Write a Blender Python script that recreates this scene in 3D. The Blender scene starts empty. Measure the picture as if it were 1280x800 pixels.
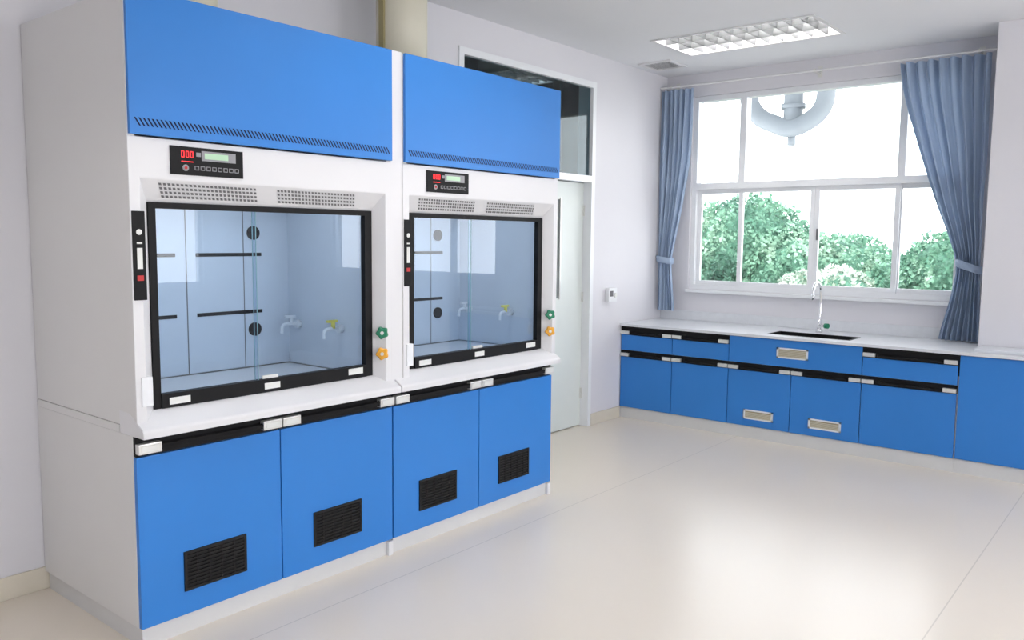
import bpy, bmesh, math, random
import numpy as np
from mathutils import Vector, Matrix
random.seed(4); rng=np.random.default_rng(4)
S=bpy.context.scene
try:
    S.view_settings.view_transform='Standard'; S.view_settings.look='None'; S.view_settings.exposure=0.44
except Exception: pass

# ---------------------------------------------------------------- materials
def new_mat(name):
    m=bpy.data.materials.new(name); m.use_nodes=True
    return m, m.node_tree, m.node_tree.nodes['Principled BSDF']
def mat(name,col,rough=.5,metal=0.,var=.04,scale=6.,bump=0.,bscale=120.,coat=0.,emit=None,es=0.,spec=.5):
    m,t,b=new_mat(name)
    tc=t.nodes.new('ShaderNodeTexCoord'); nz=t.nodes.new('ShaderNodeTexNoise')
    nz.inputs['Scale'].default_value=scale; nz.inputs['Detail'].default_value=3
    t.links.new(tc.outputs['Object'],nz.inputs['Vector'])
    cr=t.nodes.new('ShaderNodeValToRGB')
    cr.color_ramp.elements[0].color=(*[c*(1-var) for c in col],1); cr.color_ramp.elements[1].color=(*[min(1,c*(1+var)) for c in col],1)
    cr.color_ramp.elements[0].position=.3; cr.color_ramp.elements[1].position=.7
    t.links.new(nz.outputs['Fac'],cr.inputs['Fac']); t.links.new(cr.outputs['Color'],b.inputs['Base Color'])
    b.inputs['Roughness'].default_value=rough; b.inputs['Metallic'].default_value=metal
    b.inputs['Coat Weight'].default_value=coat; b.inputs['Specular IOR Level'].default_value=spec
    if bump>0:
        n2=t.nodes.new('ShaderNodeTexNoise'); n2.inputs['Scale'].default_value=bscale
        bp=t.nodes.new('ShaderNodeBump'); bp.inputs['Strength'].default_value=bump; bp.inputs['Distance'].default_value=.002
        t.links.new(tc.outputs['Object'],n2.inputs['Vector']); t.links.new(n2.outputs['Fac'],bp.inputs['Height']); t.links.new(bp.outputs['Normal'],b.inputs['Normal'])
    if emit: b.inputs['Emission Color'].default_value=(*emit,1); b.inputs['Emission Strength'].default_value=es
    return m
def glass(name,tint=(1,1,1),f0=.05,rough=0.0):
    m=bpy.data.materials.new(name); m.use_nodes=True; t=m.node_tree; t.nodes.clear()
    o=t.nodes.new('ShaderNodeOutputMaterial'); mx=t.nodes.new('ShaderNodeMixShader')
    tr=t.nodes.new('ShaderNodeBsdfTransparent'); tr.inputs[0].default_value=(*tint,1)
    g=t.nodes.new('ShaderNodeBsdfGlossy'); g.inputs['Roughness'].default_value=rough
    lw=t.nodes.new('ShaderNodeLayerWeight'); lw.inputs['Blend'].default_value=.5
    pw=t.nodes.new('ShaderNodeMath'); pw.operation='POWER'; pw.inputs[1].default_value=4.5
    ma=t.nodes.new('ShaderNodeMath'); ma.operation='MULTIPLY_ADD'; ma.inputs[1].default_value=1-f0; ma.inputs[2].default_value=f0; ma.use_clamp=True
    t.links.new(lw.outputs['Facing'],pw.inputs[0]); t.links.new(pw.outputs[0],ma.inputs[0]); t.links.new(ma.outputs[0],mx.inputs[0])
    t.links.new(tr.outputs[0],mx.inputs[1]); t.links.new(g.outputs[0],mx.inputs[2]); t.links.new(mx.outputs[0],o.inputs[0])
    return m
WALL=mat('wall_paint',(.715,.71,.75),.75,var=.01,scale=2,bump=.05,bscale=200)
CEIL=mat('ceiling_paint',(.78,.79,.825),.85,var=.008,scale=2)
BLUE=mat('blue_laminate',(.028,.200,.60),.38,var=.02,scale=3,bump=.03,bscale=500,spec=.4)
WHT=mat('white_powder_coat',(.73,.73,.75),.38,var=.008,scale=3)
SIDE=mat('white_side_panel',(.72,.715,.71),.55,var=.01,scale=2,bump=.04,bscale=300)
BLK=mat('black_rubber_plastic',(.006,.006,.007),.5,var=.1,spec=.2)
GRIL=mat('dark_grille_plastic',(.010,.009,.009),.5,var=.1,spec=.25)
SLOT=mat('dark_slot',(.015,.02,.05),.7,spec=.2)
GSLOT=mat('grey_slot',(.15,.15,.16),.7)
VP=mat('frosted_vision_glass',(.30,.32,.33),.3)
SILV=mat('brushed_metal',(.72,.72,.70),.3,metal=.5)
CHR=mat('chrome',(.8,.8,.82),.12,metal=1.)
TOP=mat('laminate_worktop',(.70,.72,.76),.35,var=.03,scale=20)
BASE=mat('cream_skirting',(.68,.63,.53),.45,var=.02)
KICK=mat('grey_white_plinth',(.66,.66,.66),.5,var=.02)
UPVC=mat('white_window_frame',(.80,.82,.85),.35,var=.01)
INNER=mat('hood_liner',(.64,.69,.76),.4,var=.02)
BEIGE=mat('beige_vent_plastic',(.60,.56,.44),.5,var=.03)
BEIGE_D=mat('beige_vent_gap',(.33,.29,.2),.6,var=.03)
DUCT=mat('cream_duct',(.70,.67,.55),.4,var=.03,scale=2)
DUCTD=mat('duct_strap',(.35,.30,.15),.5)
GRN=mat('green_knob',(.01,.20,.10),.35)
YEL=mat('orange_knob',(.75,.36,.03),.35)
YTAP=mat('yellow_tap',(.85,.75,.12),.35)
WTAP=mat('white_plastic',(.8,.82,.85),.35)
LCD=mat('green_lcd',(.35,.50,.36),.3,emit=(.3,.5,.33),es=.30)
LED=mat('red_led',(.5,.01,.01),.4,emit=(1,.02,.03),es=1.3)
BTN=mat('silver_button',(.28,.28,.30),.4)
LABEL=mat('label_paper',(.75,.76,.74),.6)
REDL=mat('red_label',(.5,.03,.03),.6)
DOORM=mat('door_paint',(.70,.75,.735),.4,var=.01)
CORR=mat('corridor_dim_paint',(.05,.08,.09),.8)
TUBE=mat('fluorescent_tube',(.9,.9,.9),.5,emit=(1,.97,.93),es=34.)
HLAMP=mat('hood_lamp_lens',(.9,.9,.9),.5,emit=(.98,.99,1),es=8.)
CTUBE=mat('corridor_tube',(.8,.8,.8),.5,emit=(1,1,1),es=9.)
LOUV=mat('aluminium_louvre',(.13,.135,.14),.45)
GLS=glass('window_glass',(.97,.99,.99),.03)
SASHG=glass('sash_glass',(.86,.92,.975),.034)
TRG=glass('transom_glass',(.60,.70,.73),.04)
GEDGE=mat('glass_edge',(.34,.55,.60),.2)
PIPE=mat('grey_white_pipe',(.30,.33,.36),.5,var=.05)
BARK=mat('bark',(.12,.09,.06),.9,var=.3)
GROUND=mat('dry_ground',(.17,.17,.15),.9,var=.3,scale=1.)

def leaf_mat(name,c1,c2,c3):
    m,t,b=new_mat(name)
    tc=t.nodes.new('ShaderNodeTexCoord'); nz=t.nodes.new('ShaderNodeTexNoise'); nz.inputs['Scale'].default_value=.9; nz.inputs['Detail'].default_value=8
    cr=t.nodes.new('ShaderNodeValToRGB'); e=cr.color_ramp.elements
    e[0].position=.35; e[0].color=(*c1,1); e[1].position=.66; e[1].color=(*c3,1); k=e.new(.5); k.color=(*c2,1)
    t.links.new(tc.outputs['Object'],nz.inputs['Vector']); t.links.new(nz.outputs['Fac'],cr.inputs['Fac']); t.links.new(cr.outputs['Color'],b.inputs['Base Color'])
    b.inputs['Roughness'].default_value=.6
    tl=t.nodes.new('ShaderNodeBsdfTranslucent'); mx=t.nodes.new('ShaderNodeMixShader'); mx.inputs[0].default_value=.35
    t.links.new(cr.outputs['Color'],tl.inputs[0]); out=t.nodes['Material Output']
    t.links.new(b.outputs[0],mx.inputs[1]); t.links.new(tl.outputs[0],mx.inputs[2]); t.links.new(mx.outputs[0],out.inputs[0])
    return m
LEAF=leaf_mat('leaves_green',(.05,.13,.09),(.12,.25,.165),(.28,.40,.30))
LEAFP=leaf_mat('leaves_pale',(.15,.23,.15),(.30,.36,.29),(.55,.55,.52))
LEAFD=mat('foliage_core',(.05,.13,.085),.9,var=.3)

def curtain_mat():
    m,t,b=new_mat('curtain_fabric')
    tc=t.nodes.new('ShaderNodeTexCoord'); w=t.nodes.new('ShaderNodeTexNoise'); w.inputs['Scale'].default_value=90
    cr=t.nodes.new('ShaderNodeValToRGB'); cr.color_ramp.elements[0].color=(.35,.45,.61,1); cr.color_ramp.elements[1].color=(.40,.50,.66,1)
    t.links.new(tc.outputs['Object'],w.inputs['Vector']); t.links.new(w.outputs['Fac'],cr.inputs['Fac']); t.links.new(cr.outputs['Color'],b.inputs['Base Color'])
    b.inputs['Roughness'].default_value=.7
    tl=t.nodes.new('ShaderNodeBsdfTranslucent'); mx=t.nodes.new('ShaderNodeMixShader'); mx.inputs[0].default_value=.18
    t.links.new(cr.outputs['Color'],tl.inputs[0]); t.links.new(b.outputs[0],mx.inputs[1]); t.links.new(tl.outputs[0],mx.inputs[2]); t.links.new(mx.outputs[0],t.nodes['Material Output'].inputs[0])
    return m
CURT=curtain_mat()
def floor_mat():
    m,t,b=new_mat('vinyl_floor'); L=t.links
    tc=t.nodes.new('ShaderNodeTexCoord'); nz=t.nodes.new('ShaderNodeTexNoise'); nz.inputs['Scale'].default_value=.8; nz.inputs['Detail'].default_value=2
    L.new(tc.outputs['Object'],nz.inputs['Vector'])
    cr=t.nodes.new('ShaderNodeValToRGB'); cr.color_ramp.elements[0].position=.2; cr.color_ramp.elements[1].position=.8
    cr.color_ramp.elements[0].color=(.73,.66,.565,1); cr.color_ramp.elements[1].color=(.77,.70,.61,1)
    L.new(nz.outputs['Fac'],cr.inputs['Fac'])
    sep=t.nodes.new('ShaderNodeSeparateXYZ'); L.new(tc.outputs['Object'],sep.inputs[0])
    ad=t.nodes.new('ShaderNodeMath'); ad.operation='ADD'; ad.inputs[1].default_value=1.17+21.2; L.new(sep.outputs['Y'],ad.inputs[0])
    mo=t.nodes.new('ShaderNodeMath'); mo.operation='MODULO'; mo.inputs[1].default_value=2.12; L.new(ad.outputs[0],mo.inputs[0])
    lt=t.nodes.new('ShaderNodeMath'); lt.operation='LESS_THAN'; lt.inputs[1].default_value=.006; L.new(mo.outputs[0],lt.inputs[0])
    ml=t.nodes.new('ShaderNodeMath'); ml.operation='MULTIPLY'; ml.inputs[1].default_value=.32; L.new(lt.outputs[0],ml.inputs[0])
    mx=t.nodes.new('ShaderNodeMix'); mx.data_type='RGBA'; L.new(ml.outputs[0],mx.inputs[0]); L.new(cr.outputs['Color'],mx.inputs[6]); mx.inputs[7].default_value=(.25,.22,.18,1)
    L.new(mx.outputs[2],b.inputs['Base Color'])
    b.inputs['Roughness'].default_value=.29; b.inputs['Specular IOR Level'].default_value=.5
    return m
FLOOR=floor_mat()

# ---------------------------------------------------------------- geometry helpers
def link(o,parent=None):
    S.collection.objects.link(o)
    if parent: o.parent=parent
    return o
def empty(name,loc=(0,0,0)):
    e=bpy.data.objects.new(name,None); e.empty_display_size=.1; e.location=(0,0,0); return link(e)
def from_bm(name,bm,m,parent=None,smooth=False):
    me=bpy.data.meshes.new(name); bmesh.ops.recalc_face_normals(bm,faces=bm.faces); bm.to_mesh(me); bm.free()
    for x in (m if isinstance(m,(list,tuple)) else [m]): me.materials.append(x)
    if smooth:
        for p in me.polygons: p.use_smooth=True
    return link(bpy.data.objects.new(name,me),parent)
def add_box(bm,x0,x1,y0,y1,z0,z1,mi=0):
    v=[bm.verts.new((x,y,z)) for x in (x0,x1) for y in (y0,y1) for z in (z0,z1)]
    fs=[]
    for q in ((0,1,3,2),(4,6,7,5),(0,4,5,1),(2,3,7,6),(0,2,6,4),(1,5,7,3)):
        f=bm.faces.new([v[i] for i in q]); f.material_index=mi; fs.append(f)
    return v,fs
def box(name,x0,x1,y0,y1,z0,z1,m,parent=None,bev=0.):
    bm=bmesh.new(); add_box(bm,min(x0,x1),max(x0,x1),min(y0,y1),max(y0,y1),min(z0,z1),max(z0,z1))
    if bev>0: bmesh.ops.bevel(bm,geom=bm.edges[:],offset=bev,segments=2,affect='EDGES',profile=.7)
    return from_bm(name,bm,m,parent)
def boxes(name,lst,m,parent=None):
    bm=bmesh.new()
    for b in lst: add_box(bm,*b)
    return from_bm(name,bm,m,parent)
def prism_x(name,pts,x0,x1,m,parent=None,bev=0):
    bm=bmesh.new(); a=[bm.verts.new((x0,y,z)) for y,z in pts]; b=[bm.verts.new((x1,y,z)) for y,z in pts]
    n=len(pts); bm.faces.new(a); bm.faces.new(b[::-1])
    for i in range(n): bm.faces.new([a[i],b[i],b[(i+1)%n],a[(i+1)%n]])
    if bev: bmesh.ops.bevel(bm,geom=bm.edges[:],offset=bev,segments=2,affect='EDGES')
    return from_bm(name,bm,m,parent)
def cyl(name,c,r,h,axis,m,parent=None,seg=24,r2=None,bev=0):
    bm=bmesh.new(); bmesh.ops.create_cone(bm,cap_ends=True,segments=seg,radius1=r,radius2=r if r2 is None else r2,depth=h)
    d=Vector(axis).normalized(); q=Vector((0,0,1)).rotation_difference(d).to_matrix().to_4x4()
    bmesh.ops.transform(bm,matrix=Matrix.Translation(c)@q,verts=bm.verts)
    o=from_bm(name,bm,m,parent)
    for p in o.data.polygons: p.use_smooth=len(p.vertices)==4
    return o
def tube(name,pts,r,m,parent=None,res=8):
    cu=bpy.data.curves.new(name,'CURVE'); cu.dimensions='3D'; cu.bevel_depth=r; cu.bevel_resolution=res; cu.resolution_u=12; cu.use_fill_caps=True
    s=cu.splines.new('BEZIER'); s.bezier_points.add(len(pts)-1)
    for b,p in zip(s.bezier_points,pts): b.co=p; b.handle_left_type=b.handle_right_type='AUTO'
    o=bpy.data.objects.new(name,cu); link(o)
    dg=bpy.context.evaluated_depsgraph_get(); me=bpy.data.meshes.new_from_object(o.evaluated_get(dg)); bpy.data.objects.remove(o)
    me.materials.clear(); me.materials.append(m)
    for p in me.polygons: p.use_smooth=True
    return link(bpy.data.objects.new(name,me),parent)

# ---------------------------------------------------------------- room shell
ZC=3.21; X0=-10.5; Y0=-7.6
box('floor',X0-.2,.2,Y0-.2,.15,-.12,0,FLOOR)
FW,FL=.64,1.26
FX=[-7.4,-4.3,-1.09]; 
FIX=[(-1.09,-1.27),(-4.3,-1.9),(-7.4,-1.9),(-1.09,-5.2),(-4.3,-5.2),(-7.4,-5.2)]
L=[]
xs=X0-.2
for fx in FX:
    L.append((xs,fx-FW/2,Y0-.2,.15,ZC,ZC+.12)); xs=fx+FW/2
    ys=Y0-.2
    for (cx,cy) in sorted([q for q in FIX if q[0]==fx],key=lambda q:q[1]):
        L.append((fx-FW/2,fx+FW/2,ys,cy-FL/2,ZC,ZC+.12)); ys=cy+FL/2
    L.append((fx-FW/2,fx+FW/2,ys,.15,ZC,ZC+.12))
L.append((xs,.25,Y0-.2,.15,ZC,ZC+.12))
L.append((X0-.2,.25,Y0-.2,.15,ZC+.12,ZC+.3))
boxes('ceiling',L,CEIL)
DX0,DX1,DZ=-2.96,-1.24,2.98
boxes('wall_left',[(X0-.2,DX0,0,.15,0,ZC),(DX1,.2,0,.15,0,ZC),(DX0,DX1,0,.15,DZ,ZC)],WALL)
W1=(-2.66,-.28,1.18,3.0)   # main window y0,y1,z0,z1
W2=(-6.9,-3.9,1.18,3.0)  # unseen extra opening past the column, added to let in more light
boxes('wall_back',[(0,.2,Y0-.2,0,0,1.18),(0,.2,Y0-.2,0,3.0,ZC),(0,.2,W1[1],0,1.18,3.0),(0,.2,W2[1],W1[0],1.18,3.0),(0,.2,Y0-.2,W2[0],1.18,3.0)],WALL)
boxes('wall_right',[(X0,0,Y0-.2,Y0,0,1.0),(X0,0,Y0-.2,Y0,2.95,ZC),(X0,-9.2,Y0-.2,Y0,1.0,2.95),(-6.0,-5.2,Y0-.2,Y0,1.0,2.95),(-1.5,0,Y0-.2,Y0,1.0,2.95)],WALL)
box('wall_front',X0-.2,X0,Y0-.2,0,0,ZC,WALL)
box('column',-.43,-.001,-3.5,-2.87,0,ZC-.001,WALL)
for a,b in ((X0,DX0-.001),(DX1+.001,-.76)): 
    box('baseboard_left',a,b,-.014,-.001,0,.105,BASE,bev=.003)
box('baseboard_right',X0,-.01,Y0+.001,Y0+.015,0,.105,BASE,bev=.003)

# ---------------------------------------------------------------- windows
def frame_rect(lst,x0,x1,ya,yb,za,zb,w):
    lst+= [(x0,x1,ya,ya+w,za,zb),(x0,x1,yb-w,yb,za,zb),(x0,x1,ya+w,yb-w,za,za+w),(x0,x1,ya+w,yb-w,zb-w,zb)]
wn=empty('window_1')
L=[]
y0,y1,z0,z1=W1
frame_rect(L,.03,.13,y0+.001,y1-.001,z0+.001,z1-.001,.045)
L.append((.02,.13,y0+.045,y1-.045,2.13,2.19))
for y in (-.775,-2.155): L.append((.03,.13,y-.03,y+.03,2.19,z1-.045))
for i,(a,b) in enumerate(((y0+.045,-2.125),(-2.155,-1.4605),(-1.4595,-.755),(-.785,y1-.045))):
    xo=.045 if i in(1,2) else .075
    frame_rect(L,xo,xo+.028,a,b,z0+.045,2.13,.04)
boxes('frame',L,UPVC,wn)
boxes('glass',[(.08,.084,y0+.04,y1-.04,2.18,z1-.04),(.085,.089,y0+.06,-2.13,z0+.06,2.12),(.057,.061,-2.14,-1.47,z0+.06,2.12),(.057,.061,-1.45,-.77,z0+.06,2.12),(.085,.089,-.77,y1-.06,z0+.06,2.12)],GLS,wn)
box('sill',-.04,.03,y0-.03,y1+.01,1.150,1.179,UPVC,wn,.006)
box('latch',.03,.045,-1.50,-1.485,1.66,1.76,GSLOT,wn,.003)
def simple_window(name,ax,a0,a1,z0,z1,n,off):
    e=empty(name); L=[]
    def bx(p,q,u,v,d0=.05,d1=.12): return (off+d0,off+d1,p,q,u,v) if ax=='y' else (p,q,off-d1,off-d0,u,v)
    L.append(bx(a0,a1,z0,z0+.05)); L.append(bx(a0,a1,z1-.05,z1)); L.append(bx(a0,a1,2.13,2.19))
    for i in range(n+1):
        c=a0+.025+(a1-a0-.05)*i/n; L.append(bx(c-.025,c+.025,z0+.05,z1-.05))
    boxes('frame',L,UPVC,e)
simple_window('added_light_window','y',W2[0]+.001,W2[1]-.001,1.181,2.999,4,0)  # out-of-view window, added for its daylight
simple_window('window_3','x',-5.199,-1.501,1.001,2.949,5,Y0)
simple_window('window_4','x',-9.199,-6.001,1.001,2.949,4,Y0)

# ---------------------------------------------------------------- door with transom
d=empty('door_1')
fw=.05
boxes('frame',[(DX0+.001,DX0+fw,-.012,.14,0,DZ-.001),(DX1-fw,DX1-.001,-.012,.14,0,DZ-.001),(DX0+fw,DX1-fw,-.012,.045,DZ-fw,DZ-.001),(DX0+fw,DX1-fw,-.012,.14,2.135,2.19)],UPVC,d)
xm=(DX0+DX1)/2
bm=bmesh.new()
def leaf(bm,a,b,vx):
    z0,z1=.008,2.13
    for q in ((a,vx-.03,.07,.11,z0,z1),(vx+.03,b,.07,.11,z0,z1),(vx-.03,vx+.03,.07,.11,z0,1.15),(vx-.03,vx+.03,.07,.11,1.98,z1)): add_box(bm,*q)
leaf(bm,xm+.002,DX1-fw-.002,-1.66); leaf(bm,DX0+fw+.002,xm-.002,-2.53)
from_bm('leaves',bm,DOORM,d)
boxes('vision_panel',[(vx-.03,vx+.03,.080,.084,1.15,1.98) for vx in(-1.66,-2.53)],VP,d)
boxes('vision_beading',[(vx+s*.03-.006,vx+s*.03+.006,.062,.07,1.14,1.99) for vx in(-1.66,-2.53) for s in(-1,1)],SILV,d)
boxes('transom_glass',[(DX0+fw,DX1-fw,.02,.025,2.19,DZ-fw)],TRG,d)
boxes('transom_mullion',[(-1.72,-1.68,.03,.10,2.19,DZ-fw)],GRIL,d)
boxes('hinges',[(DX1-fw-.012,DX1-fw+.003,.055,.072,z,z+.09) for z in(.25,1.1,1.85)],SILV,d)
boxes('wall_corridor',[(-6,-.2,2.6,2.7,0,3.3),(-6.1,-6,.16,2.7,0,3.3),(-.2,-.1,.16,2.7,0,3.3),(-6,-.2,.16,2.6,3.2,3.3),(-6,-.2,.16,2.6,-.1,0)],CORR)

# ---------------------------------------------------------------- louvred ceiling lights (recessed troffers)
def ceiling_light(cx,cy,w=FW,l=FL,zc=ZC,tm=TUBE,nx=3,ny=10):
    e=empty('ceiling_light'); x0,x1,y0,y1=cx-w/2+.001,cx+w/2-.001,cy-l/2+.001,cy+l/2-.001
    zt=zc+.10
    boxes('housing',[(x0,x1,y0,y1,zt,zt+.01),(x0,x0+.006,y0,y1,zc,zt),(x1-.006,x1,y0,y1,zc,zt),(x0,x1,y0,y0+.006,zc,zt),(x0,x1,y1-.006,y1,zc,zt)],WHT,e)
    o=.018
    boxes('trim_frame',[(x0-o,x1+o,y0-o,y0+.012,zc-.008,zc-.001),(x0-o,x1+o,y1-.012,y1+o,zc-.008,zc-.001),(x0-o,x0+.012,y0+.012,y1-.012,zc-.008,zc-.001),(x1-.012,x1+o,y0+.012,y1-.012,zc-.008,zc-.001)],WHT,e)
    for i in range(nx):
        c=x0+(x1-x0)*(i+.5)/nx
        cyl('tube',(c,cy,zc+.078),.013,l-.08,(0,1,0),tm,e,12)
    bm=bmesh.new()
    def vee(a,b,c,ax,za,zb,th):
        p=[]
        for s,z in ((-th,zb),(th,zb),(.003,za),(-.003,za)):
            p.append((c+s,z))
        A=[bm.verts.new((q,a,z) if ax=='x' else (a,q,z)) for q,z in p]; B=[bm.verts.new((q,b,z) if ax=='x' else (b,q,z)) for q,z in p]
        bm.faces.new(A); bm.faces.new(B[::-1])
        for i in range(4): bm.faces.new([A[i],B[i],B[(i+1)%4],A[(i+1)%4]])
    for i in range(1,nx): vee(y0+.006,y1-.006,x0+(x1-x0)*i/nx,'x',zc+.002,zc+.055,.02)
    for j in range(1,ny+1): vee(x0+.006,x1-.006,y0+(y1-y0)*j/(ny+1),'y',zc+.002,zc+.05,.010)
    from_bm('louvre',bm,LOUV,e)
for cx,cy in FIX: ceiling_light(cx,cy)
ceiling_light(-1.40,.74,w=.66,l=.36,zc=3.08,tm=CTUBE,nx=4,ny=3)
v=empty('ceiling_vent')
boxes('frame',[(-.73,-.40,-.42,-.39,ZC-.015,ZC-.001),(-.73,-.40,-.13,-.10,ZC-.015,ZC-.001),(-.73,-.70,-.39,-.13,ZC-.015,ZC-.001),(-.43,-.40,-.39,-.13,ZC-.015,ZC-.001)],WHT,v)
box('back',-.70,-.43,-.39,-.13,ZC-.004,ZC-.001,GSLOT,v)
boxes('slats',[(-.692+i*.034,-.684+i*.034,-.388,-.132,ZC-.010,ZC-.007) for i in range(8)],WHT,v)

# ---------------------------------------------------------------- fume hoods
def knob(parent,c,n,m,name):
    n=Vector(n).normalized(); c=Vector(c)
    cyl(name+'_stem',c+n*.012,.010,.03,n,SILV,parent,16)
    bm=bmesh.new()
    q=Vector((0,0,1)).rotation_difference(n).to_matrix().to_4x4()
    N=60; rings=[]
    for z,s in ((0,.85),(.004,1.),(.018,1.),(.024,.8)):
        rings.append([bm.verts.new((math.cos(t)*.029*s*(1+.12*math.cos(5*t+.3)),math.sin(t)*.029*s*(1+.12*math.cos(5*t+.3)),z)) for t in [2*math.pi*i/N for i in range(N)]])
    for a,b in zip(rings,rings[1:]):
        for i in range(N): bm.faces.new([a[i],a[(i+1)%N],b[(i+1)%N],b[i]])
    bm.faces.new(rings[0][::-1]); bm.faces.new(rings[-1])
    bmesh.ops.transform(bm,matrix=Matrix.Translation(c+n*.022)@q,verts=bm.verts)
    from_bm(name,bm,m,parent)
    cyl(name+'_cap',c+n*.048,.009,.004,n,SILV,parent,16)
    cyl(name+'_rose',c+n*.002,.019,.004,n,WHT,parent,20)
def hood(x0,ca,cm,cb,first):
    e=empty('fume_hood'); W=1.32; x1=x0+W; F=-.94
    ZT=2.56
    box('side_panel_left',x0,x0+.03,-.9385,-.006,.901,ZT,SIDE,e,.0015)
    box('side_panel_right',x1-.03,x1,-.9385,-.006,.901,ZT,SIDE,e,.0015)
    box('back_panel',x0+.03,x1-.03,-.03,-.006,.90,ZT,SIDE,e)
    box('top_panel',x0+.03,x1-.03,-.93,-.03,ZT-.03,ZT-.005,SIDE,e)
    O=(x0,x1,.88,2.02); I1=(x0+.04,x0+1.285,.90,1.87); I2=(x0+.10,x0+1.24,.955,1.778)
    bm=bmesh.new()
    def ring(r,y): a,b,c,dd=r; return [bm.verts.new(p) for p in ((a,y,c),(b,y,c),(b,y,dd),(a,y,dd))]
    rs=[ring((O[0]+.0002,O[1]-.0002,O[2],O[3]),F+.002),ring((O[0]+.002,O[1]-.002,O[2],O[3]-.002),F),ring(I1,F),ring((I1[0]+.003,I1[1]-.003,I1[2]+.003,I1[3]-.006),F+.001),ring(I2,-.875),ring(I2,-.85)]
    for a,b in zip(rs,rs[1:]):
        for i in range(4): bm.faces.new([a[i],a[(i+1)%4],b[(i+1)%4],b[i]])
    from_bm('front_frame',bm,WHT,e)
    bxa=x0+.004; bxb=x1-.004
    box('blue_top_panel',bxa,bxb,-.956,-.939,2.026,ZT,BLUE,e,.0025)
    bm=bmesh.new(); n=74
    for i in range(n):
        c=bxa+.03+(bxb-bxa-.06)*i/(n-1); s=.011
        vs=[bm.verts.new((c+dx,-.9568,z)) for dx,z in ((-s*.9-.0036,2.088),(-s*.9+.0036,2.088),(s*.9+.0036,2.058),(s*.9-.0036,2.058))]
        bm.faces.new(vs)
    from_bm('louvre_slots',bm,SLOT,e)
    p0=x0+.165; p1=x0+.485; yb=F-.001
    box('control_panel',p0,p1,yb-.006,yb,1.887,1.998,BLK,e,.002)
    y=yb-.0075
    bm=bmesh.new()
    for k in range(3):
        cx=p0+.045+k*.019
        for q in ((cx,cx+.012,1.978,1.981),(cx,cx+.012,1.955,1.958),(cx,cx+.003,1.958,1.978),(cx+.010,cx+.013,1.958,1.978)): add_box(bm,q[0],q[1],y,y+.002,q[2],q[3])
    add_box(bm,p0+.045,p0+.095,y,y+.002,1.938,1.941)
    from_bm('led_digits',bm,LED,e)
    boxes('lcd_bezel',[(p0+.132,p0+.285,y+.0007,y+.0018,1.947,1.986)],BTN,e)
    box('lcd_screen',p0+.145,p0+.25,y-.0005,y+.001,1.955,1.978,LCD,e)
    box('mode_key',p0+.108,p0+.128,y-.0006,y+.001,1.962,1.978,BTN,e)
    cyl('power_ring',(p0+.062,y+.0005,1.915),.013,.003,(0,-1,0),BTN,e,20)
    cyl('power_dot',(p0+.062,y-.002,1.915),.006,.002,(0,-1,0),REDL,e,16)
    for k in range(8):
        box('button',p0+.10+k*.0255,p0+.119+k*.0255,y-.001,y+.001,1.908,1.925,BTN,e,.002)
    boxes('button_face',[(p0+.103+k*.0255,p0+.116+k*.0255,y-.0014,y-.0008,1.911,1.922) for k in range(8)],GRIL,e)
    bm=bmesh.new()
    def slope(u,t): return (u,F+.001-.0012+t*.064-.0008,1.864-t*.088-.0008)
    for a,b in ((x0+.12,x0+.56),(x0+.66,x0+1.10)):
        for r_ in range(4):
            n=24
            for i in range(n):
                u=a+(b-a)*i/n; t0=.14+r_*.175; t1=t0+.10; w=(b-a)/n*.62
                vs=[bm.verts.new(slope(u+.009*r_,t0)),bm.verts.new(slope(u+w+.009*r_,t0)),bm.verts.new(slope(u+w+.006+.009*r_,t1)),bm.verts.new(slope(u+.006+.009*r_,t1))]
                bm.faces.new(vs)
    from_bm('soffit_slots',bm,GSLOT,e)
    a,b,c,dd=I2
    L=[(a,b,-.885,-.855,dd-.024,dd),(a,a+.030,-.885,-.855,c,dd-.024),(b-.044,b,-.885,-.855,c,dd-.024),(a+.030,b-.044,-.892,-.855,c,c+.058)]
    boxes('sash_frame',L,BLK,e)
    gx=x0+.585
    boxes('sash_glass',[(a+.030,gx,-.878,-.874,c+.055,dd-.024),(gx-.01,b-.044,-.868,-.864,c+.055,dd-.024)],SASHG,e)
    boxes('glass_edge',[(gx-.0008,gx+.0004,-.879,-.873,c+.055,dd-.024),(gx-.011,gx-.010,-.869,-.863,c+.055,dd-.024)],GEDGE,e)
    boxes('sticker',[(a+.06,a+.15,-.894,-.892,c+.012,c+.04),(gx+.02,gx+.10,-.894,-.892,c+.014,c+.042),(b-.16,b-.07,-.894,-.892,c+.02,c+.05),(gx+.02,gx+.10,-.880,-.868,c+.060,c+.074)],LABEL,e)
    prism_x('airfoil_sill',[(-.992,.866),(-.992,.892),(-.986,.900),(-.885,.955),(-.80,.960),(-.80,.866)],ca+.001,cb-.001,WHT,e,.002)
    ix0,ix1=x0+.05,x1-.06
    box('inner_back',ix0,ix1,-.16,-.15,.95,2.0,INNER,e)
    box('inner_left',x0+.031,ix0,-.85,-.05,.95,2.0,INNER,e)
    box('inner_right',ix1,x1-.031,-.85,-.05,.95,2.0,INNER,e)
    box('inner_roof',ix0,ix1,-.85,-.16,1.96,1.99,INNER,e)
    box('work_surface',ix0,ix1,-.80,-.16,.90,.945,WHT,e,.003)
    box('interior_lamp',x0+.3,x0+1.0,-.74,-.66,1.935,1.958,HLAMP,e)
    bx=x0
    boxes('baffle_slot',[(bx+.71,bx+1.09,-.163,-.159,z,z+.018) for z in (1.237,1.542)]+[(bx+.2,bx+.60,-.163,-.159,z,z+.018) for z in (1.237,1.542)],BLK,e)
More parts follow.
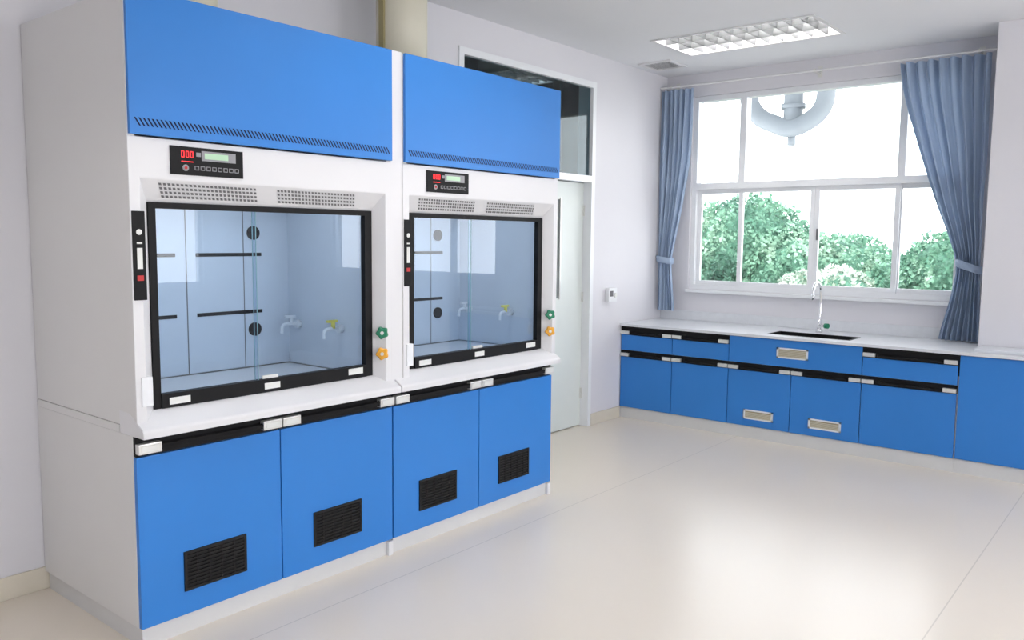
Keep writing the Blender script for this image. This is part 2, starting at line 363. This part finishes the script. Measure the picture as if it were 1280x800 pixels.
    boxes('baffle_joint',[(bx+.655,bx+.660,-.162,-.159,.95,1.96),(bx+.98,bx+.984,-.162,-.159,.95,1.96)],GSLOT,e)
    for z in (1.15,1.665): cyl('baffle_port',(bx+1.04,-.166,z),.036,.015,(0,-1,0),BLK,e,24)
    def tap(yy,z,m1,m2):
        g=Vector((-1,0,0))
        cyl('tap_base',(ix1-.012,yy,z),.022,.024,g,m2,e,20)
        tube('tap_body',[(ix1-.01,yy,z),(ix1-.08,yy,z+.004),(ix1-.11,yy-.003,z-.004),(ix1-.118,yy-.003,z-.045)],.009,m2,e,4)
        cyl('tap_valve',(ix1-.055,yy,z+.022),.011,.035,(0,0,1),m1,e,16)
        box('tap_lever',ix1-.095,ix1-.03,yy-.009,yy+.009,z+.036,z+.05,m1,e,.004)
    tap(-.26,1.17,WTAP,WTAP); tap(-.62,1.17,YTAP,WTAP)
    n=(-.72,-.69,0)
    knob(e,(x0+1.274,-.925,1.175),n,GRN,'water_knob'); knob(e,(x0+1.274,-.925,1.07),n,YEL,'gas_knob')
    box('sash_monitor',x0+.006,x0+.055,F-.007,F+.001,1.40,1.74,BLK,e,.003)
    boxes('monitor_label',[(x0+.020,x0+.041,F-.0085,F-.007,1.52,1.60),(x0+.020,x0+.041,F-.0085,F-.007,1.615,1.622)],LABEL,e)
    boxes('monitor_warning',[(x0+.018,x0+.043,F-.0085,F-.007,1.475,1.495)],REDL,e)
    cyl('monitor_dial',(x0+.030,F-.008,1.66),.011,.003,(0,-1,0),LABEL,e,16)
    box('power_socket',x0+.022,x0+.066,F-.006,F+.02,.985,1.10,WTAP,e,.003)
    # ---- base cabinet
    box('base_carcass',ca,cb,-.90,-.006,.085,.866,SIDE,e,.002)
    box('base_top',ca,cb,-.799,-.006,.867,.8985,SIDE,e)
    box('plinth',ca+.012,cb-.012,-.905,-.02,.0,.085,KICK,e)
    box('plinth_foot',cb-.03,cb,-.925,-.905,.0,.075,WHT,e,.002)
    box('handle_band',ca+.004,cb-.004,-.915,-.90,.785,.864,BLK,e)
    for i,(a_,b_) in enumerate(((ca,cm),(cm,cb))):
        box('cabinet_door',a_+.003,b_-.003,-.923,-.90,.085,.782,BLUE,e,.002)
        prism_x('handle_rail',[(-.915,.80),(-.94,.805),(-.944,.825),(-.936,.83),(-.915,.822)],a_+.10,b_-.10,BLK,e)
        for s0 in (a_+.004,b_-.098):
            box('handle_end_cap',s0,s0+.094,-.945,-.915,.797,.838,SILV,e,.004)
            box('handle_end_inset',s0+.012,s0+.082,-.947,-.944,.806,.829,LABEL,e,.002)
        g0=a_+(.185 if i==0 else .175)
        g1=g0+.29; z0,z1=.185,.352
        L=[(g0,g1,-.930,-.923,z0,z0+.012),(g0,g1,-.930,-.923,z1-.012,z1),(g0,g0+.012,-.930,-.923,z0+.012,z1-.012),(g1-.012,g1,-.930,-.923,z0+.012,z1-.012)]
        for k in range(9): zz=z0+.02+k*.0155; L.append((g0+.012,g1-.012,-.929,-.9245,zz,zz+.007))
        for k in range(1,5): xx=g0+(g1-g0)*k/5; L.append((xx-.002,xx+.002,-.9295,-.924,z0+.012,z1-.012))
        boxes('door_grille',L,GRIL,e)
        box('grille_backing',g0+.01,g1-.01,-.9245,-.9225,z0+.01,z1-.01,BLK,e)
    return e
hood(-5.77,-5.772,-5.11,-4.432,True)
hood(-4.37,-4.428,-3.76,-3.06,False)
box('hood_filler_strip',-4.449,-4.371,-.936,-.01,.90,2.565,WHT,bev=.002)

def duct(cx,cy,r):
    e=empty('exhaust_duct')
    cyl('pipe',(cx,cy,(2.562+ZC)/2),r,ZC-2.564,(0,0,1),DUCT,e,48)
    cyl('collar',(cx,cy,2.59),r+.015,.05,(0,0,1),DUCT,e,48)
    box('strap',cx-r-.012,cx-r+.01,cy-.02,cy+.02,2.57,ZC-.002,DUCTD,e)
    cyl('ceiling_flange',(cx,cy,ZC-.012),r+.03,.02,(0,0,1),DUCT,e,48)
duct(-3.83,-.36,.150); duct(-5.2,-.36,.150)

# ---------------------------------------------------------------- wall bench
e=empty('lab_bench'); XF=-.75; ZT=.88
box('carcass',-.73,-.01,-2.815,-.002,.10,.70,SIDE,e)
box('carcass_extension',-.73,-.44,-3.95,-2.815,.10,.853,SIDE,e)
box('plinth',-.735,-.02,-2.815,-.002,0,.10,KICK,e); box('plinth_extension',-.735,-.44,-3.95,-2.816,0,.10,KICK,e)
sx0,sx1,sy0,sy1=-.635,-.36,-2.02,-1.35
T0=-.775
boxes('worktop',[(T0,sx0,-2.87,-.002,.858,ZT),(sx1,-.005,-2.868,-.002,.858,ZT),(sx0,sx1,-2.87,sy0,.858,ZT),(sx0,sx1,sy1,-.002,.858,ZT),(T0,-.435,-3.97,-2.87,.858,ZT)],TOP,e)
boxes('top_rail',[(-.738,-.70,-3.95,-.002,.70,.858)],BLK,e)
cols=[-.004,-.535,-1.07,-1.61,-2.155,-2.812]
def front(nm,ya,yb,z0,z1): box(nm,XF,-.728,yb+.003,ya-.003,z0,z1,BLUE,e,.002)
def band(ya,yb,z0,z1):
    box('handle_band',-.745,-.73,yb,ya,z0,z1,BLK,e)
    box('handle_rail',-.765,-.745,yb+.1,ya-.1,z0+.006,z0+.026,BLK,e,.004)
    for s in (ya-.092,yb+.004):
        box('handle_end_cap',-.768,-.745,s,s+.088,z0+.006,z0+.036,SILV,e,.004)
for i in range(5):
    ya,yb=cols[i],cols[i+1]
    front('cabinet_door',ya,yb,.105,.572); band(ya,yb,.573,.632)
    if i in(0,1,4):
        front('drawer_front',ya,yb,.636,.776); band(ya,yb,.778,.845)
        if i in (0,4,1):
            for z in (.80,.60): cyl('lock',(-.757,yb+.16 if i==0 else ya-.13,z),.012,.012,(-1,0,0),BLK,e,16)
front('sink_apron',cols[2],cols[4],.636,.852)
front('blank_end_panel',-2.818,-3.94,.105,.852)
def vent(y0,y1,z0,z1):
    L=[(-.756,-.75,y0,y1,z0,z0+.012),(-.756,-.75,y0,y1,z1-.012,z1),(-.756,-.75,y0,y0+.015,z0,z1),(-.756,-.75,y1-.015,y1,z0,z1)]
    boxes('vent_frame',L,WTAP,e); box('vent_back',-.753,-.7505,y0+.01,y1-.01,z0+.01,z1-.01,BEIGE_D,e)
    boxes('vent_slats',[(-.7555,-.7525,y0+.015,y1-.015,z0+.014+k*.0095,z0+.019+k*.0095) for k in range(int((z1-z0-.024)/.0095))],BEIGE,e)
vent(-1.74,-1.485,.705,.79); vent(-1.475,-1.22,.165,.245); vent(-2.02,-1.765,.165,.245)
box('trim_1',-.022,-.002,-2.865,-.002,ZT+.0005,.97,TOP,None,.003)
box('worktop_ledge',-.70,-.435,-3.97,-2.89,ZT+.0005,ZT+.022,TOP,None,.003)
s=empty('lab_sink')
w=.018; zb=.72
boxes('basin',[(sx0+.001,sx0+w,sy0+.001,sy1-.001,zb,ZT+.002),(sx1-w,sx1-.001,sy0+.001,sy1-.001,zb,ZT+.002),(sx0+w,sx1-w,sy0+.001,sy0+w,zb,ZT+.002),(sx0+w,sx1-w,sy1-w,sy1-.001,zb,ZT+.002),(sx0+.001,sx1-.001,sy0+.001,sy1-.001,zb-.015,zb)],BLK,s)
cyl('drain',((sx0+sx1)/2,(sy0+sy1)/2,zb+.003),.035,.006,(0,0,1),CHR,s)
f=empty('faucet'); fx,fy=-.20,-1.63
cyl('base',(fx,fy,ZT+.0125),.028,.024,(0,0,1),CHR,f)
cyl('body',(fx,fy,ZT+.06),.017,.09,(0,0,1),CHR,f)
tube('gooseneck',[(fx,fy,ZT+.09),(fx,fy,ZT+.34),(fx-.03,fy,ZT+.40),(fx-.10,fy,ZT+.425),(fx-.17,fy,ZT+.39),(fx-.185,fy,ZT+.33)],.011,CHR,f)
cyl('nozzle',(fx-.186,fy,ZT+.31),.013,.05,(0,0,1),CHR,f,r2=.010)
cyl('valve_arm',(fx-.02,fy-.035,ZT+.06),.009,.06,(-.3,-1,0),CHR,f)
cyl('valve_handle',(fx-.03,fy-.07,ZT+.06),.022,.03,(-.3,-1,0),GRN,f)

# ---------------------------------------------------------------- curtains
def curtain(zs,ys,xc,npl,amp,seed):
    r=random.Random(seed); nu,nv=npl*12,90
    Z=np.linspace(zs[0],zs[-1],nv)
    za=np.array(zs[::-1]); A=np.array([q[0] for q in ys][::-1]); B=np.array([q[1] for q in ys][::-1])
    verts=[];w0=abs(ys[0][1]-ys[0][0])
    def sm(z,arr):
        return sum(np.interp(z+dz,za,arr) for dz in np.linspace(-.09,.09,7))/7
    for z in Z:
        a=sm(z,A); b=sm(z,B); w=abs(b-a)
        for i in range(nu+1):
            t=i/nu; tt=t+.014*math.sin(7*z+t*14)*math.sin(math.pi*t)+.02*math.sin(t*17+seed)*math.sin(math.pi*t)
            k=tt*npl*2*math.pi
            am=amp*(.7+.3*math.sin(t*21+seed+z*1.3))*min(1.25,.65+.35*w/w0)
            x=xc+am*(math.sin(k)+.25*math.sin(2*k+1.3+z))+.012*math.sin(t*9+z*2)
            verts.append((min(x,-.03),a+(b-a)*tt,z))
    faces=[(j*(nu+1)+i,j*(nu+1)+i+1,(j+1)*(nu+1)+i+1,(j+1)*(nu+1)+i) for j in range(nv-1) for i in range(nu)]
    me=bpy.data.meshes.new('fabric'); me.from_pydata(verts,[],faces); me.materials.append(CURT)
    for p in me.polygons: p.use_smooth=True
    e=empty('curtain'); link(bpy.data.objects.new('fabric',me),e)
    return e
c1=curtain([3.06,2.75,2.4,1.95,1.6,1.45,1.25,.97],[(-.02,-.345),(-.02,-.345),(-.02,-.33),(-.02,-.26),(-.02,-.195),(-.02,-.165),(-.02,-.185),(-.015,-.215)],-.125,6,.040,1)
c2=curtain([3.06,2.77,2.33,1.95,1.69,1.47,1.19,.892],[(-2.145,-2.79),(-2.20,-2.79),(-2.34,-2.80),(-2.47,-2.79),(-2.575,-2.80),(-2.645,-2.80),(-2.60,-2.815),(-2.53,-2.83)],-.135,8,.056,2)
def tie(e,y0,y1,z,xc,tilt):
    bm=bmesh.new(); N=32; R=[]
    for dz in (-.03,-.02,.02,.03):
        R.append([bm.verts.new((xc+(.074 if abs(dz)<.025 else .067)*math.cos(t),(y0+y1)/2+(abs(y1-y0)/2+(.006 if abs(dz)<.025 else 0))*math.sin(t),z+dz+tilt*math.sin(t))) for t in [2*math.pi*i/N for i in range(N)]])
    for a,b in zip(R,R[1:]):
        for i in range(N): bm.faces.new([a[i],a[(i+1)%N],b[(i+1)%N],b[i]])
    from_bm('tieback',bm,CURT,e,True)
tie(c1,-.012,-.175,1.46,-.125,.012); tie(c2,-2.635,-2.808,1.47,-.135,.03)
cr=empty('curtain_rod')
tube('rod',[(-.135,-.01,3.085),(-.135,-1.4,3.085),(-.135,-2.84,3.085)],.010,WHT,cr,4)
for y in (-.12,-1.47,-2.7): box('bracket',-.145,-.001,y-.008,y+.008,3.075,3.10,SILV,cr,.002); box('bracket_plate',-.006,-.001,y-.02,y+.02,3.05,3.14,SILV,cr)
for y in (-2.84,): cyl('finial',(-.135,y,3.085),.018,.03,(0,1,0),SILV,cr)

t=empty('wall_thermostat')
box('body',-1.03,-.90,-.045,-.002,1.09,1.215,WTAP,t,.006); box('display',-1.015,-.965,-.047,-.044,1.14,1.19,GSLOT,t)
cyl('dial',(-.935,-.05,1.15),.02,.012,(0,-1,0),LABEL,t)

# ---------------------------------------------------------------- outside
box('ground',.5,120,-60,80,-6.2,-6,GROUND)
def tree(blobs,seed,lm,trunk,size=.16,dens=420):
    g=np.random.default_rng(seed); V=[];Fc=[]
    e=empty('tree')
    bm=bmesh.new()
    for (cx,cy,cz,rx,ry,rz) in blobs:
        mtx=Matrix.Translation((cx,cy,cz))@Matrix.Diagonal((rx*.84,ry*.84,rz*.84,1)); bmesh.ops.create_icosphere(bm,subdivisions=3,radius=1,matrix=mtx)
        n=int(dens*(rx*ry+ry*rz+rx*rz)/3*4)
        d=g.normal(size=(n,3)); d/=np.linalg.norm(d,axis=1)[:,None]
        lump=1+.10*np.sin(d[:,0]*7+cx)*np.sin(d[:,1]*8+cy)+.08*np.sin(d[:,2]*11+cz*3)*np.sin(d[:,1]*13)
        rad=lump*(1-.16*g.random(n)**1.5)
        P=np.array([cx,cy,cz])+d*rad[:,None]*np.array([rx,ry,rz])
        a=g.normal(size=(n,3)); a/=np.linalg.norm(a,axis=1)[:,None]
        b=np.cross(a,g.normal(size=(n,3))+d*1.5); b/=np.linalg.norm(b,axis=1)[:,None]
        s=size*(.5+.9*g.random(n))[:,None]
        base=len(V); q=np.stack([P-a*s*.6,P+b*s*.35,P+a*s*.6,P-b*s*.35],1).reshape(-1,3)
        V.extend(q.tolist()); Fc.extend([(base+4*i,base+4*i+1,base+4*i+2,base+4*i+3) for i in range(n)])
    from_bm('foliage_core',bm,LEAFD,e)
    me=bpy.data.meshes.new('leaves'); me.from_pydata(V,[],Fc); me.materials.append(lm); link(bpy.data.objects.new('leaves',me),e)
    for (x,y,z) in trunk: tube('trunk',[(x,y,-6),(x+.2,y-.1,-3),(x-.1,y+.1,z)],.22,BARK,e,4)
tree([(20,10.2,1.1,2.6,2.3,1.8),(19.5,7.6,1.3,2.2,2.0,1.85),(19,11.8,.6,2,2,2.0),(18.6,9,-.6,2.4,2.6,1.5),(19.2,6.0,.2,1.9,1.6,1.9),(21,12.6,1.4,2,2,1.6),(21,14.2,1.2,2,2,1.8)],1,LEAF,[(20,10,0),(19.5,7.6,0)],.13,600)
tree([(21,4.9,.6,2,1.7,1.3),(20.5,2.9,.0,1.8,1.7,1.3),(20,6,-1.0,2,2.4,1.7),(21,3.8,-1.2,1.8,2.5,1.5)],2,LEAF,[(20.6,3.8,0)],.13,600)
tree([(17,4.6,-.35,1.2,1.0,1.2),(16.6,3.6,-.15,1.1,1.1,1.1),(16.6,2.5,-.7,1.2,1.2,1.0)],3,LEAFP,[(17,4,-1)],.11,800)
tree([(20,1.4,.5,1.8,1.5,1.5),(19.4,-.4,.9,1.9,1.6,1.7),(18.6,1.2,-1.0,1.8,1.9,1.3),(19,-2.4,.3,2,1.8,1.7)],4,LEAF,[(20,.5,0)],.13,600)
p=empty('exterior_pipe')
tube('pipe_run',[(1.9,.05,3.6),(1.9,.00,3.25),(1.9,-.12,3.06),(1.9,-.30,2.96),(1.9,-.48,2.90),(1.92,-.68,2.96),(1.95,-.82,3.1),(1.95,-.86,3.35),(1.95,-.86,3.6)],.10,PIPE,p)
tube('pipe_drop',[(1.95,-.50,3.6),(1.95,-.50,3.2),(1.95,-.50,2.90)],.105,PIPE,p)
cyl('pipe_collar',(1.95,-.50,3.14),.13,.05,(0,0,1),PIPE,p)
cyl('pipe_tip',(1.93,-.50,2.77),.045,.12,(0,0,1),PIPE,p)
box('eave_slab',.26,3.2,-9,2,3.6,3.75,CEIL)

# ---------------------------------------------------------------- light
w=bpy.data.worlds.new('overcast_sky'); S.world=w; w.use_nodes=True; t=w.node_tree
bg=t.nodes['Background']; tc=t.nodes.new('ShaderNodeTexCoord'); sp=t.nodes.new('ShaderNodeSeparateXYZ'); cr_=t.nodes.new('ShaderNodeValToRGB')
t.links.new(tc.outputs['Generated'],sp.inputs[0]); t.links.new(sp.outputs['Z'],cr_.inputs[0])
cr_.color_ramp.elements[0].color=(.98,.98,1,1); cr_.color_ramp.elements[1].color=(.84,.90,1,1)
t.links.new(cr_.outputs[0],bg.inputs[0]); bg.inputs[1].default_value=4.8
def portal(loc,rot,sx,sy):
    l=bpy.data.lights.new('window_portal','AREA'); l.shape='RECTANGLE'; l.size=sx; l.size_y=sy; l.cycles.is_portal=True
    o=bpy.data.objects.new('window_portal',l); o.location=loc; o.rotation_euler=rot; link(o)
portal((.22,(W1[0]+W1[1])/2,2.09),(0,math.radians(90),0),1.82,2.4)
portal((.22,(W2[0]+W2[1])/2,2.09),(0,math.radians(90),0),1.82,3.0)
portal((-3.35,Y0-.22,1.98),(math.radians(90),0,0),3.7,1.95)
portal((-7.6,Y0-.22,1.98),(math.radians(90),0,0),3.2,1.95)
sl=bpy.data.lights.new('sun','SUN'); sl.energy=4.0; sl.angle=math.radians(3); sl.color=(1,.97,.9)
so=bpy.data.objects.new('sun',sl); so.rotation_euler=Vector((.75,.0,-.85)).to_track_quat('-Z','Y').to_euler(); link(so)

# ---------------------------------------------------------------- camera
yaw,pit,rol=.68588,.09826,.00983
fv=Vector((math.cos(pit)*math.cos(yaw),math.cos(pit)*math.sin(yaw),-math.sin(pit)))
r0=Vector((math.sin(yaw),-math.cos(yaw),0)); u0=r0.cross(fv)
rv=r0*math.cos(rol)+u0*math.sin(rol); uv=-r0*math.sin(rol)+u0*math.cos(rol)
cam=bpy.data.cameras.new('camera'); cam.sensor_width=36; cam.lens=1035.28/1280*36; cam.clip_end=300
co=bpy.data.objects.new('camera',cam); link(co)
M=Matrix((rv,uv,-fv)).transposed().to_4x4(); M.translation=Vector((-7.287,-4.048,1.65)); co.matrix_world=M
S.camera=co
